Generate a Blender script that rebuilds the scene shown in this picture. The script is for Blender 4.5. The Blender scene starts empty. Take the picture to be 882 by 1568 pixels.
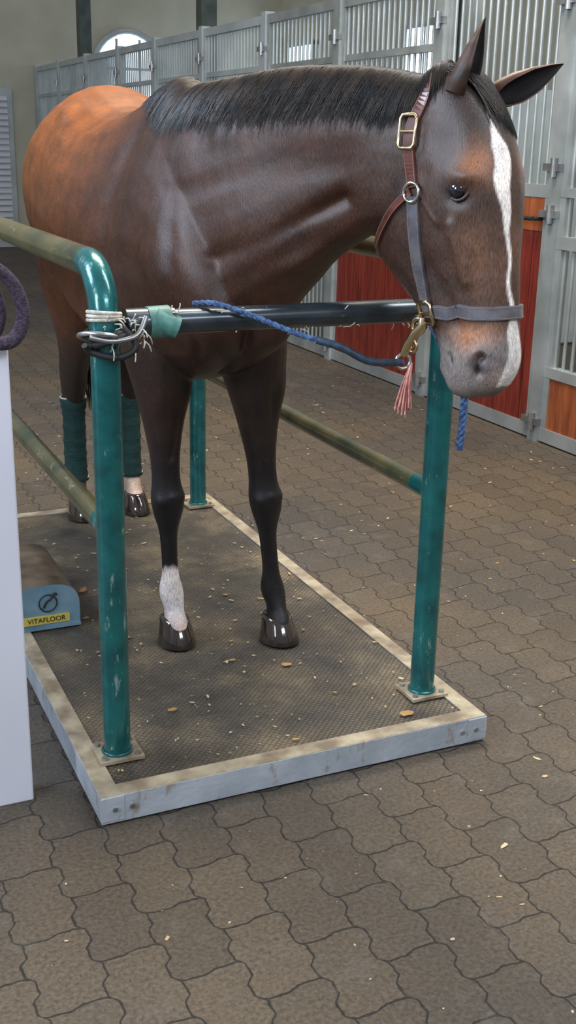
import bpy, math, random
import numpy as np
from mathutils import Vector, Matrix
from mathutils.bvhtree import BVHTree
random.seed(4); rng=np.random.default_rng(4)
V3=lambda *a: np.array(a,float)

# ------------------------------------------------------------------ materials
def nodes_of(name):
    m=bpy.data.materials.new(name); m.use_nodes=True
    nt=m.node_tree; b=nt.nodes['Principled BSDF']
    return m,nt,b
def N(nt,t,**k):
    n=nt.nodes.new(t)
    for a,v in k.items(): setattr(n,a,v)
    return n
def ramp(nt,fac,stops):
    r=N(nt,'ShaderNodeValToRGB'); e=r.color_ramp.elements
    while len(e)<len(stops): e.new(.5)
    for i,(p,c) in enumerate(stops):
        e[i].position=p; e[i].color=(*c,1)
    nt.links.new(fac,r.inputs[0]); return r.outputs[0]
def mat(name,c1,c2=None,scale=8,rough=.5,metal=0,bump=0,bscale=60,detail=6,coat=0,stretch=(1,1,1),spec=.5,emit=0,lo=.35,hi=.65,scratch=None,sscale=(30,30,6),sth=.66):
    m,nt,b=nodes_of(name)
    tc=N(nt,'ShaderNodeTexCoord'); mp=N(nt,'ShaderNodeMapping'); mp.inputs['Scale'].default_value=stretch
    nt.links.new(tc.outputs['Object'],mp.inputs[0])
    if c2 is None: c2=tuple(x*.8 for x in c1)
    n=N(nt,'ShaderNodeTexNoise'); n.inputs['Scale'].default_value=scale; n.inputs['Detail'].default_value=detail
    nt.links.new(mp.outputs[0],n.inputs['Vector'])
    col=ramp(nt,n.outputs[0],[(lo,c2),(hi,c1)])
    if scratch:
        mp2=N(nt,'ShaderNodeMapping'); mp2.inputs['Scale'].default_value=sscale; nt.links.new(tc.outputs['Object'],mp2.inputs[0])
        n3=N(nt,'ShaderNodeTexNoise'); n3.inputs['Scale'].default_value=1.5; n3.inputs['Detail'].default_value=9; n3.inputs['Roughness'].default_value=.7
        nt.links.new(mp2.outputs[0],n3.inputs['Vector'])
        f=ramp(nt,n3.outputs[0],[(sth-.06,(0,0,0)),(sth,(.7,.7,.7))])
        mx=N(nt,'ShaderNodeMixRGB'); nt.links.new(f,mx.inputs[0]); nt.links.new(col,mx.inputs[1]); mx.inputs[2].default_value=(*scratch,1); col=mx.outputs[0]
    nt.links.new(col,b.inputs['Base Color'])
    b.inputs['Roughness'].default_value=rough; b.inputs['Metallic'].default_value=metal
    b.inputs['Coat Weight'].default_value=coat; b.inputs['Specular IOR Level'].default_value=spec
    if emit:
        nt.links.new(col,b.inputs['Emission Color']); b.inputs['Emission Strength'].default_value=emit
    if bump:
        n2=N(nt,'ShaderNodeTexNoise'); n2.inputs['Scale'].default_value=bscale; n2.inputs['Detail'].default_value=4
        nt.links.new(mp.outputs[0],n2.inputs['Vector'])
        bp=N(nt,'ShaderNodeBump'); bp.inputs['Strength'].default_value=bump; bp.inputs['Distance'].default_value=.01
        nt.links.new(n2.outputs[0],bp.inputs['Height']); nt.links.new(bp.outputs[0],b.inputs['Normal'])
    return m

def paver_mat():
    m,nt,b=nodes_of('paver_floor_mat'); L=nt.links.new
    tc=N(nt,'ShaderNodeTexCoord'); sp=N(nt,'ShaderNodeSeparateXYZ'); L(tc.outputs['Object'],sp.inputs[0])
    def M(op,a,bb=None,c=None):
        n=N(nt,'ShaderNodeMath',operation=op)
        for i,x in enumerate((a,bb,c)):
            if x is None: continue
            if isinstance(x,(int,float)): n.inputs[i].default_value=x
            else: L(x,n.inputs[i])
        return n.outputs[0]
    def wave(x,per,amp,ph=0):
        s=M('SINE',M('MULTIPLY_ADD',x,2*math.pi/per,ph))
        s=M('MULTIPLY',s,1.9); s=M('MINIMUM',s,1.0); s=M('MAXIMUM',s,-1.0)
        return M('MULTIPLY',s,amp)
    nz=N(nt,'ShaderNodeTexNoise'); nz.inputs['Scale'].default_value=1.5; L(tc.outputs['Object'],nz.inputs['Vector'])
    off=M('MULTIPLY',M('SUBTRACT',nz.outputs[0],.5),.05)
    nf=N(nt,'ShaderNodeTexNoise'); nf.inputs['Scale'].default_value=45; nf.inputs['Detail'].default_value=3; L(tc.outputs['Object'],nf.inputs['Vector'])
    off=M('ADD',off,M('MULTIPLY',M('SUBTRACT',nf.outputs[0],.5),.010))
    u=M('ADD',M('ADD',sp.outputs[1],wave(sp.outputs[0],.14,.005)),off)
    v=M('ADD',M('ADD',sp.outputs[0],wave(sp.outputs[1],.1175,.0085)),off)
    cb=N(nt,'ShaderNodeCombineXYZ'); L(u,cb.inputs[0]); L(v,cb.inputs[1])
    br=N(nt,'ShaderNodeTexBrick'); L(cb.outputs[0],br.inputs['Vector'])
    br.inputs['Scale'].default_value=1; br.inputs['Brick Width'].default_value=.235; br.inputs['Row Height'].default_value=.14
    br.inputs['Mortar Size'].default_value=.0026; br.inputs['Mortar Smooth'].default_value=.4; br.offset=.5
    br.inputs['Color1'].default_value=(.068,.057,.047,1); br.inputs['Color2'].default_value=(.088,.073,.058,1)
    br.inputs['Mortar'].default_value=(.017,.015,.014,1)
    n1=N(nt,'ShaderNodeTexNoise'); n1.inputs['Scale'].default_value=.8; n1.inputs['Detail'].default_value=5; L(tc.outputs['Object'],n1.inputs['Vector'])
    c1=ramp(nt,n1.outputs[0],[(.35,(.76,.79,.84)),(.62,(1.25,1.10,.86))])
    mx=N(nt,'ShaderNodeMixRGB',blend_type='MULTIPLY'); mx.inputs[0].default_value=1; L(br.outputs[0],mx.inputs[1]); L(c1,mx.inputs[2])
    n2=N(nt,'ShaderNodeTexNoise'); n2.inputs['Scale'].default_value=95; n2.inputs['Detail'].default_value=8; n2.inputs['Roughness'].default_value=.7; L(tc.outputs['Object'],n2.inputs['Vector'])
    c2=ramp(nt,n2.outputs[0],[(.3,(.38,.38,.38)),(.7,(1.75,1.72,1.66))])
    m2=N(nt,'ShaderNodeMixRGB',blend_type='MULTIPLY'); m2.inputs[0].default_value=1; L(mx.outputs[0],m2.inputs[1]); L(c2,m2.inputs[2])
    n3=N(nt,'ShaderNodeTexNoise'); n3.inputs['Scale'].default_value=9; n3.inputs['Detail'].default_value=12; n3.inputs['Roughness'].default_value=.75; L(tc.outputs['Object'],n3.inputs['Vector'])
    f3=ramp(nt,n3.outputs[0],[(.54,(0,0,0)),(.72,(.5,.5,.5))])
    m3=N(nt,'ShaderNodeMixRGB'); L(f3,m3.inputs[0]); L(m2.outputs[0],m3.inputs[1]); m3.inputs[2].default_value=(.18,.155,.125,1)
    L(m3.outputs[0],b.inputs['Base Color']); b.inputs['Roughness'].default_value=.6
    bp=N(nt,'ShaderNodeBump'); bp.inputs['Strength'].default_value=1; bp.inputs['Distance'].default_value=.007
    h=M('ADD',M('MULTIPLY',M('SUBTRACT',1.0,br.outputs['Fac']),1.0),M('MULTIPLY',n2.outputs[0],.5))
    L(h,bp.inputs['Height']); L(bp.outputs[0],b.inputs['Normal'])
    return m

def mat_rubber():
    m,nt,b=nodes_of('rubber_mat_mat'); L=nt.links.new
    tc=N(nt,'ShaderNodeTexCoord')
    n=N(nt,'ShaderNodeTexNoise'); n.inputs['Scale'].default_value=3.2; n.inputs['Detail'].default_value=10; n.inputs['Roughness'].default_value=.65; L(tc.outputs['Object'],n.inputs['Vector'])
    c=ramp(nt,n.outputs[0],[(.34,(.032,.029,.027)),(.5,(.082,.066,.047)),(.68,(.20,.15,.092))])
    mp=N(nt,'ShaderNodeMapping'); mp.inputs['Rotation'].default_value=(0,0,math.radians(45)); mp.inputs['Scale'].default_value=(75,75,75)
    L(tc.outputs['Object'],mp.inputs[0])
    ck=N(nt,'ShaderNodeTexVoronoi'); ck.distance='CHEBYCHEV'; ck.inputs['Randomness'].default_value=.12; ck.inputs['Scale'].default_value=1
    L(mp.outputs[0],ck.inputs['Vector'])
    k=ramp(nt,ck.outputs['Distance'],[(.28,(1.25,1.25,1.25)),(.48,(.42,.42,.42))])
    mx=N(nt,'ShaderNodeMixRGB',blend_type='MULTIPLY'); mx.inputs[0].default_value=.85; L(c,mx.inputs[1]); L(k,mx.inputs[2])
    L(mx.outputs[0],b.inputs['Base Color']); b.inputs['Roughness'].default_value=.5
    bp=N(nt,'ShaderNodeBump'); bp.inputs['Strength'].default_value=.9; bp.inputs['Distance'].default_value=.004; bp.invert=True
    L(ck.outputs['Distance'],bp.inputs['Height']); L(bp.outputs[0],b.inputs['Normal'])
    return m

def mat_coat():
    m,nt,b=nodes_of('horse_coat_mat'); L=nt.links.new
    at=N(nt,'ShaderNodeAttribute'); at.attribute_name='Col'
    tc=N(nt,'ShaderNodeTexCoord')
    n=N(nt,'ShaderNodeTexNoise'); n.inputs['Scale'].default_value=11; n.inputs['Detail'].default_value=9; n.inputs['Roughness'].default_value=.65; L(tc.outputs['Object'],n.inputs['Vector'])
    c=ramp(nt,n.outputs[0],[(.33,(.65,.65,.67)),(.67,(1.35,1.28,1.2))])
    mp=N(nt,'ShaderNodeMapping'); mp.inputs['Scale'].default_value=(420,420,70); mp.inputs['Rotation'].default_value=(.35,.1,0); L(tc.outputs['Object'],mp.inputs[0])
    n2=N(nt,'ShaderNodeTexNoise'); n2.inputs['Scale'].default_value=1; n2.inputs['Detail'].default_value=4; L(mp.outputs[0],n2.inputs['Vector'])
    c2=ramp(nt,n2.outputs[0],[(.3,(.58,.58,.58)),(.7,(1.5,1.5,1.5))])
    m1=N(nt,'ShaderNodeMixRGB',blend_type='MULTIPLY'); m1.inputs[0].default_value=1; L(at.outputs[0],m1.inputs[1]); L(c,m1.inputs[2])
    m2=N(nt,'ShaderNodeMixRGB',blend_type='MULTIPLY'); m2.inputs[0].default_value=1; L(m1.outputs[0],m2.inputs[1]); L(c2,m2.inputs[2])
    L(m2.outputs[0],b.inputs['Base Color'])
    rr=N(nt,'ShaderNodeMapRange'); L(n2.outputs[0],rr.inputs[0]); rr.inputs[3].default_value=.28; rr.inputs[4].default_value=.56
    L(rr.outputs[0],b.inputs['Roughness']); b.inputs['Specular IOR Level'].default_value=.55
    bp=N(nt,'ShaderNodeBump'); bp.inputs['Strength'].default_value=.6; bp.inputs['Distance'].default_value=.002
    L(n2.outputs[0],bp.inputs['Height']); 
    nb_=N(nt,'ShaderNodeTexNoise'); nb_.inputs['Scale'].default_value=8; nb_.inputs['Detail'].default_value=2; L(tc.outputs['Object'],nb_.inputs['Vector'])
    bp2=N(nt,'ShaderNodeBump'); bp2.inputs['Strength'].default_value=.28; bp2.inputs['Distance'].default_value=.018
    L(nb_.outputs[0],bp2.inputs['Height']); L(bp.outputs[0],bp2.inputs['Normal']); L(bp2.outputs[0],b.inputs['Normal'])
    return m

def mat_wood(name,c1,c2):
    m,nt,b=nodes_of(name); L=nt.links.new
    tc=N(nt,'ShaderNodeTexCoord'); mp=N(nt,'ShaderNodeMapping'); mp.inputs['Scale'].default_value=(9,9,1.0); L(tc.outputs['Object'],mp.inputs[0])
    n=N(nt,'ShaderNodeTexNoise'); n.inputs['Scale'].default_value=3; n.inputs['Detail'].default_value=8; n.inputs['Distortion'].default_value=.6; L(mp.outputs[0],n.inputs['Vector'])
    L(ramp(nt,n.outputs[0],[(.3,c2),(.7,c1)]),b.inputs['Base Color']); b.inputs['Roughness'].default_value=.3
    b.inputs['Coat Weight'].default_value=.25
    return m

M_paver=paver_mat(); M_rub=mat_rubber(); M_coat=mat_coat()
M_green=mat('green_paint',(.012,.155,.150),(.006,.085,.090),scale=14,rough=.24,coat=.4,bump=.08,metal=.3,scratch=(.32,.42,.38),sscale=(26,26,7),sth=.66)
M_olive=mat('olive_reflect_tint',(.16,.14,.065),(.05,.068,.045),scale=5,rough=.26,coat=.3,metal=.3,scratch=(.35,.3,.18),sscale=(20,6,20),sth=.66)  # olive tan of the rails puts reflections into the colour
M_bar=mat('dark_slate_tube',(.055,.070,.080),(.025,.035,.042),scale=10,rough=.27,metal=.45,coat=.3,scratch=(.45,.5,.5),sscale=(8,30,30),sth=.68)
M_frame=mat('galvanised_frame',(.60,.66,.72),(.42,.47,.53),scale=7,rough=.4,metal=.3,bump=.15,scratch=(.34,.28,.20),sscale=(12,12,5),sth=.64)
M_frametop=mat('dirty_frame_top',(.46,.39,.27),(.20,.15,.10),scale=12,rough=.5,bump=.25,detail=10)
M_steel=mat('grey_steel',(.48,.52,.52),(.32,.35,.35),scale=4,rough=.35,metal=.5)
M_pgrey=mat('pale_grey_paint',(.55,.60,.60),(.42,.47,.48),scale=3,rough=.45,metal=.15)
M_bolt=mat('bolt_steel',(.5,.5,.5),(.3,.3,.3),rough=.35,metal=.9)
M_wood=mat_wood('mahogany_board',(.25,.032,.018),(.085,.009,.007))
M_woodo=mat_wood('orange_board',(.38,.11,.035),(.20,.045,.015))
M_cream=mat('cream_plaster',(.60,.58,.46),(.52,.50,.39),scale=2,rough=.85)
M_white=mat('white_panel',(.74,.74,.82),(.66,.66,.74),scale=2,rough=.6)
M_dark=mat('dark_column',(.10,.12,.11),(.06,.08,.07),rough=.5,metal=.3)
M_win=mat('window_daylight',(.72,.87,1),(.66,.82,1),rough=.2,emit=5.0)
M_mane=mat('mane_hair',(.036,.023,.015),(.007,.006,.006),scale=14,rough=.40,spec=.42)
M_hoof=mat('hoof_horn',(.05,.032,.022),(.018,.012,.01),scale=20,rough=.12,coat=.8,stretch=(1,1,.2))
M_leather=mat('brown_leather',(.15,.04,.028),(.07,.018,.012),scale=30,rough=.32,coat=.3)
M_leatherg=mat('grey_sheen_leather',(.15,.145,.16),(.07,.066,.08),scale=20,rough=.26,coat=.5)  # grey leather; on the cheek straps the grey paints in reflected light
M_stitch=mat('stitching',(.30,.22,.18),(.15,.1,.08),scale=400,rough=.8)
M_brass=mat('brass',(.80,.66,.42),(.6,.47,.27),rough=.22,metal=1)
M_chrome=mat('nickel',(.75,.73,.68),(.6,.58,.52),rough=.2,metal=1)
M_bluer=mat('blue_rope',(.10,.20,.42),(.02,.04,.10),scale=90,rough=.8,bump=.6,bscale=300)
M_sleeve=mat('dark_blue_sleeve',(.03,.06,.10),(.015,.03,.05),scale=60,rough=.5)
M_pink=mat('pink_yarn',(.80,.38,.32),(.5,.2,.17),scale=60,rough=.9)
M_purple=mat('purple_rope',(.09,.06,.10),(.03,.02,.035),scale=120,rough=.85,bump=.8,bscale=260)
M_eye=mat('eye_gloss',(.012,.010,.014),(.006,.006,.01),rough=.03,coat=1)
M_wrap=mat('green_wrap_fabric',(.016,.060,.055),(.008,.035,.032),scale=40,rough=.9,bump=.5,bscale=200,stretch=(1,1,4))
M_twine=mat('white_twine',(.7,.66,.58),(.4,.36,.3),scale=80,rough=.9)
M_black=mat('black_strap',(.02,.02,.022),(.01,.01,.01),rough=.6)
M_tape=mat('green_tape',(.10,.28,.24),(.03,.12,.10),scale=30,rough=.5)
M_motor=mat('motor_cover_blue',(.26,.42,.52),(.16,.30,.40),scale=10,rough=.4,metal=.2)
M_motort=mat('motor_cover_top',(.20,.14,.09),(.08,.055,.035),scale=9,rough=.35,metal=.3)
M_yellow=mat('yellow_decal',(.75,.6,.12),rough=.5)
M_straw=mat('straw_bits',(.62,.50,.32),(.45,.30,.14),scale=3,rough=.8)
M_leaf=mat('dry_leaf',(.50,.31,.12),(.34,.18,.06),scale=6,rough=.7)

# ------------------------------------------------------------------ mesh builder
class MB:
    def __init__(s): s.v=[];s.f=[];s.mi=[];s.mats=[];s.sm=[]
    def _m(s,m):
        if m not in s.mats: s.mats.append(m)
        return s.mats.index(m)
    def add(s,v,f,m,smooth=False):
        o=len(s.v); s.v.extend([tuple(x) for x in v]); k=s._m(m)
        for a in f: s.f.append([i+o for i in a]); s.mi.append(k); s.sm.append(smooth)
    def box(s,lo,hi,m):
        x0,y0,z0=lo;x1,y1,z1=hi
        v=[(x0,y0,z0),(x1,y0,z0),(x1,y1,z0),(x0,y1,z0),(x0,y0,z1),(x1,y0,z1),(x1,y1,z1),(x0,y1,z1)]
        s.add(v,[(0,3,2,1),(4,5,6,7),(0,1,5,4),(1,2,6,5),(2,3,7,6),(3,0,4,7)],m)
    def tube(s,pts,r,m,seg=14,closed=False,smooth=True,caps=True):
        P=np.array(pts,float); n=len(P); rr=np.full(n,r) if np.isscalar(r) else np.array(r)
        if closed: T=np.roll(P,-1,0)-np.roll(P,1,0)
        else: T=np.gradient(P,axis=0)
        T/=np.linalg.norm(T,axis=1)[:,None]+1e-12
        u=np.cross(T[0],[0.13,.21,1]); 
        if np.linalg.norm(u)<.2: u=np.cross(T[0],[1,.1,0])
        vs=[]
        for i in range(n):
            u=u-T[i]*(u@T[i]); u/=np.linalg.norm(u); w=np.cross(T[i],u)
            for k in range(seg):
                a=2*math.pi*k/seg; vs.append(P[i]+rr[i]*(u*math.cos(a)+w*math.sin(a)))
        fs=[]
        R=n if closed else n-1
        for i in range(R):
            j=(i+1)%n
            for k in range(seg):
                l=(k+1)%seg; fs.append((i*seg+k,i*seg+l,j*seg+l,j*seg+k))
        s.add(vs,fs,m,smooth)
        if not closed and caps:
            s.add(vs[:seg],[tuple(range(seg))[::-1]],m); s.add(vs[-seg:],[tuple(range(seg))],m)
    def cyl(s,a,b,r,m,seg=12): s.tube([a,b],r,m,seg)
    def obj(s,name,parent=None,bevel=0):
        me=bpy.data.meshes.new(name); me.from_pydata(s.v,[],s.f)
        for m in s.mats: me.materials.append(m)
        me.polygons.foreach_set('material_index',s.mi); me.polygons.foreach_set('use_smooth',s.sm)
        me.update(); o=bpy.data.objects.new(name,me); bpy.context.collection.objects.link(o)
        if parent: o.parent=parent
        if bevel:
            md=o.modifiers.new('Bevel','BEVEL'); md.width=bevel; md.segments=2; md.limit_method='ANGLE'
        return o
def empty(name):
    o=bpy.data.objects.new(name,None); bpy.context.collection.objects.link(o); return o
def cat(pts,sub):
    P=np.array(pts,float); n=len(P); out=[]
    for i in range(n-1):
        p0=P[max(i-1,0)];p1=P[i];p2=P[i+1];p3=P[min(i+2,n-1)]
        for k in range(sub):
            t=k/sub
            out.append(.5*((2*p1)+(-p0+p2)*t+(2*p0-5*p1+4*p2-p3)*t*t+(-p0+3*p1-3*p2+p3)*t**3))
    out.append(P[-1]); return np.array(out)

# ------------------------------------------------------------------ room shell
T=.084
def simple_box(name,lo,hi,m,parent=None,bevel=0):
    b=MB(); b.box(lo,hi,m); return b.obj(name,parent,bevel)
simple_box('floor',(-7,-6,-.1),(8,16.2,0),M_paver)
b=MB(); b.box((-7,16.0,0),(7.7,16.2,6),M_cream); b.obj('wall_back')
b=MB(); b.box((7.5,-6,0),(7.7,16.0,6),M_cream); b.obj('wall_right')
def arch_window(name,cx,z0,w,h,y):
    b=MB(); n=16
    pr=[(cx-w/2,z0),(cx+w/2,z0)]
    zc=z0+h-w/2
    pr+=[(cx+w/2*math.cos(a),zc+w/2*math.sin(a)) for a in np.linspace(0,math.pi,n)]
    b.add([(x,y-.03,z) for x,z in pr],[tuple(range(len(pr)))],M_win)
    loop=[(x,y-.05,z) for x,z in pr]
    b.tube(loop,.05,M_pgrey,6,closed=True)
    for k in(-.17,.17): b.box((cx+w*k-.02,y-.06,z0),(cx+w*k+.02,y-.02,z0+h*.9),M_pgrey)
    b.box((cx-w/2,y-.06,zc-.02),(cx+w/2,y-.02,zc+.02),M_pgrey)
    b.obj(name)
arch_window('window_1',4.90,2.10,1.10,1.15,16.0)
for i,y in enumerate((3.0,7.2,11.15,14.95)):
    b=MB(); b.box((7.44,y-.45,1.8),(7.47,y+.45,3.1),M_win)
    for a,c in (((7.4,y-.5,1.75),(7.48,y-.44,3.15)),((7.4,y+.44,1.75),(7.48,y+.5,3.15)),((7.4,y-.5,1.72),(7.48,y+.5,1.8)),((7.4,y-.5,3.1),(7.48,y+.5,3.17)),((7.41,y-.02,1.8),(7.47,y+.02,3.1))): b.box(a,c,M_pgrey)
    b.obj('window_%d'%(i+2))
b=MB(); b.box((1.95,15.93,0),(3.05,15.98,2.35),M_pgrey)
for z in np.arange(.1,2.25,.09): b.add([(2.03,15.9,z),(2.97,15.9,z),(2.97,15.94,z+.08),(2.03,15.94,z+.08)],[(0,1,2,3)],M_white)
b.obj('door_1')

# ------------------------------------------------------------------ stall fronts
SX=3.45
ys=[1.45,2.89,4.2,5.65,7.04,8.58,10.05,11.45,12.95,14.45,15.9]
kinds=['door','wood','wood','grille','wood','grille','wood','grille','wood','grille']
ST=2.63
for i,k in enumerate(kinds):
    y0,y1=ys[i],ys[i+1]; b=MB(); w=.045
    steel=M_steel if i<4 else M_pgrey
    b.box((SX-w,y0-w,0),(SX+w,y0+w,ST+.06),steel)
    if i==len(kinds)-1: b.box((SX-w,y1-w,0),(SX+w,y1+w,ST+.06),steel)
    a0,a1=y0+w,y1-w
    def rail(z,h=.07,d=.03): b.box((SX-d,a0,z-h/2),(SX+d,a1,z+h/2),steel)
    rail(.05,.08); rail(ST,.07)
    if i>1: rail(2.25,.045,.02)
    if k in('wood',):
        rail(1.42,.07); n=int(round((a1-a0)/.14)); dw=(a1-a0)/n
        for j in range(n):
            b.box((SX-.022,a0+j*dw+.003,.09),(SX+.02,a0+(j+1)*dw-.003,1.2),M_wood)
        b.box((SX-.026,a0,1.2),(SX+.02,a1,1.385),M_woodo if i<2 else M_wood)
        zb=1.45
    elif k=='grille':
        rail(1.42,.06); rail(.75,.06); zb=.09
    else:
        rail(.42,.06); rail(1.15,.07); rail(1.42,.05)
        b.box((SX-.02,a0,.09),(SX+.02,a1,.39),M_woodo); zb=.45
    for s_ in (a0,a1-.05): b.box((SX-.028,s_,.05),(SX+.028,s_+.05,ST),steel)
    for y in np.arange(a0+.05+.045,a1-.05,.075):
        b.cyl((SX,y,zb),(SX,y,ST),.0105,steel,8)
    for z in (.12,1.3,1.55,2.4):
        b.cyl((SX-.06,y0,z-.05),(SX-.06,y0,z+.05),.02,M_bolt,10); b.box((SX-.06,y0-.05,z-.02),(SX-.03,y0+.1,z+.02),M_bolt)
    b.obj('stall_front')
b=MB(); b.cyl((SX-.09,3.0,1.27),(SX-.09,3.35,1.27),.012,M_black); b.cyl((SX-.09,3.35,1.27),(SX-.03,3.35,1.27),.012,M_black); b.cyl((SX-.09,3.0,1.27),(SX-.03,3.0,1.27),.012,M_black); b.obj('door_latch')
for y in (4.2,8.9,13.6):
    b=MB(); b.box((SX+.06,y-.08,0),(SX+.22,y+.08,6),M_dark if y>5 else M_steel); b.obj('support_column')
for y in (5.65,8.58,11.45,14.45):
    b=MB(); b.box((SX+.25,y-.03,.02),(7.35,y+.03,2.1),M_pgrey); b.obj('stall_partition')

# ------------------------------------------------------------------ platform
W,Ln=1.145,2.323
plat=empty('vibration_platform')
b=MB(); b.box((.045,.045,.02),(W-.045,Ln-.045,T-.006),M_rub); b.obj('rubber_mat',plat)
b=MB()
for lo,hi in (((0,0,.006),(W,.05,T-.002)),((0,Ln-.05,.006),(W,Ln,T-.002)),((0,.05,.006),(.05,Ln-.05,T-.002)),((W-.05,.05,.006),(W,Ln-.05,T-.002))): b.box(lo,hi,M_frame)
b.box((.02,.02,0),(W-.02,Ln-.02,.012),M_black)
for x in(.035,.08,W-.035,W-.08): b.cyl((x,-.006,.045),(x,0.002,.045),.007,M_bolt,8)
b.box((-.0015,-.0015,.012),(.06,.0,T-.004),M_frame); b.box((W-.06,-.0025,.012),(W+.0015,0,T-.004),M_frame)
b.obj('frame',plat,.004)
b=MB()
for lo,hi in (((0.001,0.001,T-.003),(W-.001,.052,T)),((.001,Ln-.052,T-.003),(W-.001,Ln,T)),((.001,.05,T-.003),(.052,Ln-.05,T)),((W-.052,.05,T-.003),(W-.001,Ln-.05,T))): b.box(lo,hi,M_frametop)
b.obj('frame_top',plat,.001)

# ------------------------------------------------------------------ stocks
st=empty('horse_stocks'); ox,oy,by=.1,.2,2.17; R=.036
def arc_post(x,m):
    p=[(x,oy,T),(x,oy,.6),(x,oy,1.20)]
    for a in np.linspace(0,90,9):
        t=math.radians(a); p.append((x,oy+.13*(1-math.cos(t)),1.235+.13*math.sin(t)))
    return p
b=MB()
for x in(ox,W-ox):
    b.tube(arc_post(x,M_green),R,M_green,24)
    b.tube([(x,by,T),(x,by,.7),(x,by,1.365)],R,M_green,20)
    for y in(oy,by):
        b.box((x-.06,y-.055,T),(x+.06,y+.055,T+.009),M_frametop)
        ringpts=[(x+(R+.002)*math.cos(a),y+(R+.002)*math.sin(a),T+.012) for a in np.linspace(0,2*math.pi,20,endpoint=False)]
        b.tube(ringpts,.005,M_green,8,closed=True)
        for dx in(-.045,.045):
            for dy in(-.04,.04): b.cyl((x+dx,y+dy,T+.009),(x+dx,y+dy,T+.017),.008,M_bolt,8)
b.obj('posts',st)
b=MB()
for x in(ox,W-ox):
    m2=M_olive
    b.tube([(x,oy+.12,1.365),(x,1.2,1.365),(x,by,1.365)],R*.98,m2,20)
    b.tube([(x,oy,.715),(x,oy+.1,.715)],R*.8,M_green,18)
    b.tube([(x,oy+.1,.715),(x,1.2,.715),(x,by,.715)],R*.78,m2,18)
b.obj('side_rails',st)
bz=1.232
b=MB(); b.tube([(ox+.06,oy,bz),(.6,oy,bz),(W-ox,oy,bz)],.031,M_bar,22)
b.tube([(ox+.05,oy,bz),(ox+.17,oy,bz)],.036,M_bar,20)
b.tube([(ox+.105,oy,bz),(ox+.16,oy,bz+.002)],.0385,M_tape,16)
b.tube([(ox+.12,oy-.01,bz+.01),(ox+.175,oy-.02,bz-.012)],.029,M_tape,12)
b.tube([(W-ox-.1,oy,bz),(W-ox+.03,oy,bz)],.037,M_bar,20)
b.obj('chest_bar',st)
b=MB()
def ring(c,n,r,t,m,mb,seg=20,sx=1,sq=None):
    n=np.array(n,float); n/=np.linalg.norm(n); u=np.cross(n,[0,0,1]); 
    if np.linalg.norm(u)<.1: u=np.array([1.,0,0])
    u/=np.linalg.norm(u); w=np.cross(n,u)
    mb.tube([np.array(c)+r*(u*math.cos(a)*sx+w*math.sin(a)) for a in np.linspace(0,2*math.pi,seg,endpoint=False)],t,m,8,closed=True)
for k in range(3): ring((ox,oy,bz+.012+.008*k),(0.05*k,.1,1),R+.003,.0045,M_twine,b)
ring((ox-.01,oy-.01,bz-.03),(.2,.3,1),R+.018,.006,M_bolt,b)
ring((ox+.01,oy-.01,bz-.035),(-.3,.2,1),R+.012,.010,M_black,b)
ring((ox+.0,oy-.01,bz-.015),(-.2,-.1,1),R+.010,.009,M_black,b)
b.tube(cat([(ox+.03,oy-.045,bz),(ox+.06,oy-.06,bz-.045),(ox+.02,oy-.055,bz-.07),(ox-.04,oy-.03,bz-.06),(ox-.06,oy-.04,bz-.04)],6),.008,M_black,8)
b.tube(cat([(ox-.05,oy-.05,bz-.02),(ox+.0,oy-.06,bz-.03),(ox+.06,oy-.06,bz-.02),(ox+.09,oy-.04,bz+.02)],6),.007,M_bolt,8)
for k in range(40):
    c=V3(ox+rng.uniform(-.02,.09),oy-.042,bz+rng.uniform(-.05,.02)); d=rng.normal(0,.014,3)
    b.tube(cat([c,c+d*.6+[0,-.01,0],c+d+[0,0,-.01]],3),.0016,M_twine,4)
for k in range(26):
    c=V3(rng.uniform(.25,.95),oy+rng.uniform(-.03,-.01),bz+rng.choice([-.03,.025])); d=rng.normal(0,.012,3)
    b.tube(cat([c,c+d*.6+[0,-.006,0],c+d+[0,0,-.004]],3),.0014,M_twine,4)
b.obj('tie_knot',st)

# ------------------------------------------------------------------ motor housing (rounded, on platform)
mh=empty('motor_housing'); b=MB()
def tunnel(x0,x1,y0,y1,h,m):
    cx=(x0+x1)/2; hw=(x1-x0)/2; pr=[(x0,T),(x0,T+h*.45)]
    for a in np.linspace(170,10,12):
        t=math.radians(a); pr.append((cx+hw*math.copysign(abs(math.cos(t))**.6,math.cos(t)),T+h*.45+h*.55*math.sin(t)**.8))
    pr+=[(x1,T+h*.45),(x1,T)]
    n=len(pr); v=[(x,y0,z) for x,z in pr]+[(x,y1,z) for x,z in pr]
    return v,n
v,n=tunnel(-.02,.222,1.07,1.5,.155,M_motort)
b.add(v,[(i,i+1,n+i+1,n+i) for i in range(n-1)],M_motort,True)
b.add(v[:n],[tuple(range(n))],M_motor); b.add(v[n:],[tuple(range(n))[::-1]],M_motort)
b.box((-.02,1.062,T),(.222,1.075,T+.01),M_motor)
b.box((.028,1.064,T+.02),(.185,1.07,T+.048),M_yellow)
ring((.115,1.066,T+.092),(0,1,0),.030,.0022,M_black,b)
b.tube(cat([(.10,1.064,T+.077),(.11,1.064,T+.097),(.125,1.064,T+.107),(.137,1.064,T+.125),(.145,1.064,T+.119)],5),[.004]*20+[.002],M_black,6)
b.obj('housing',mh)
cu=bpy.data.curves.new('label','FONT'); cu.body='VITAFLOOR'; cu.size=.024; cu.extrude=.0006; cu.align_x='CENTER'; cu.align_y='CENTER'
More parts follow.
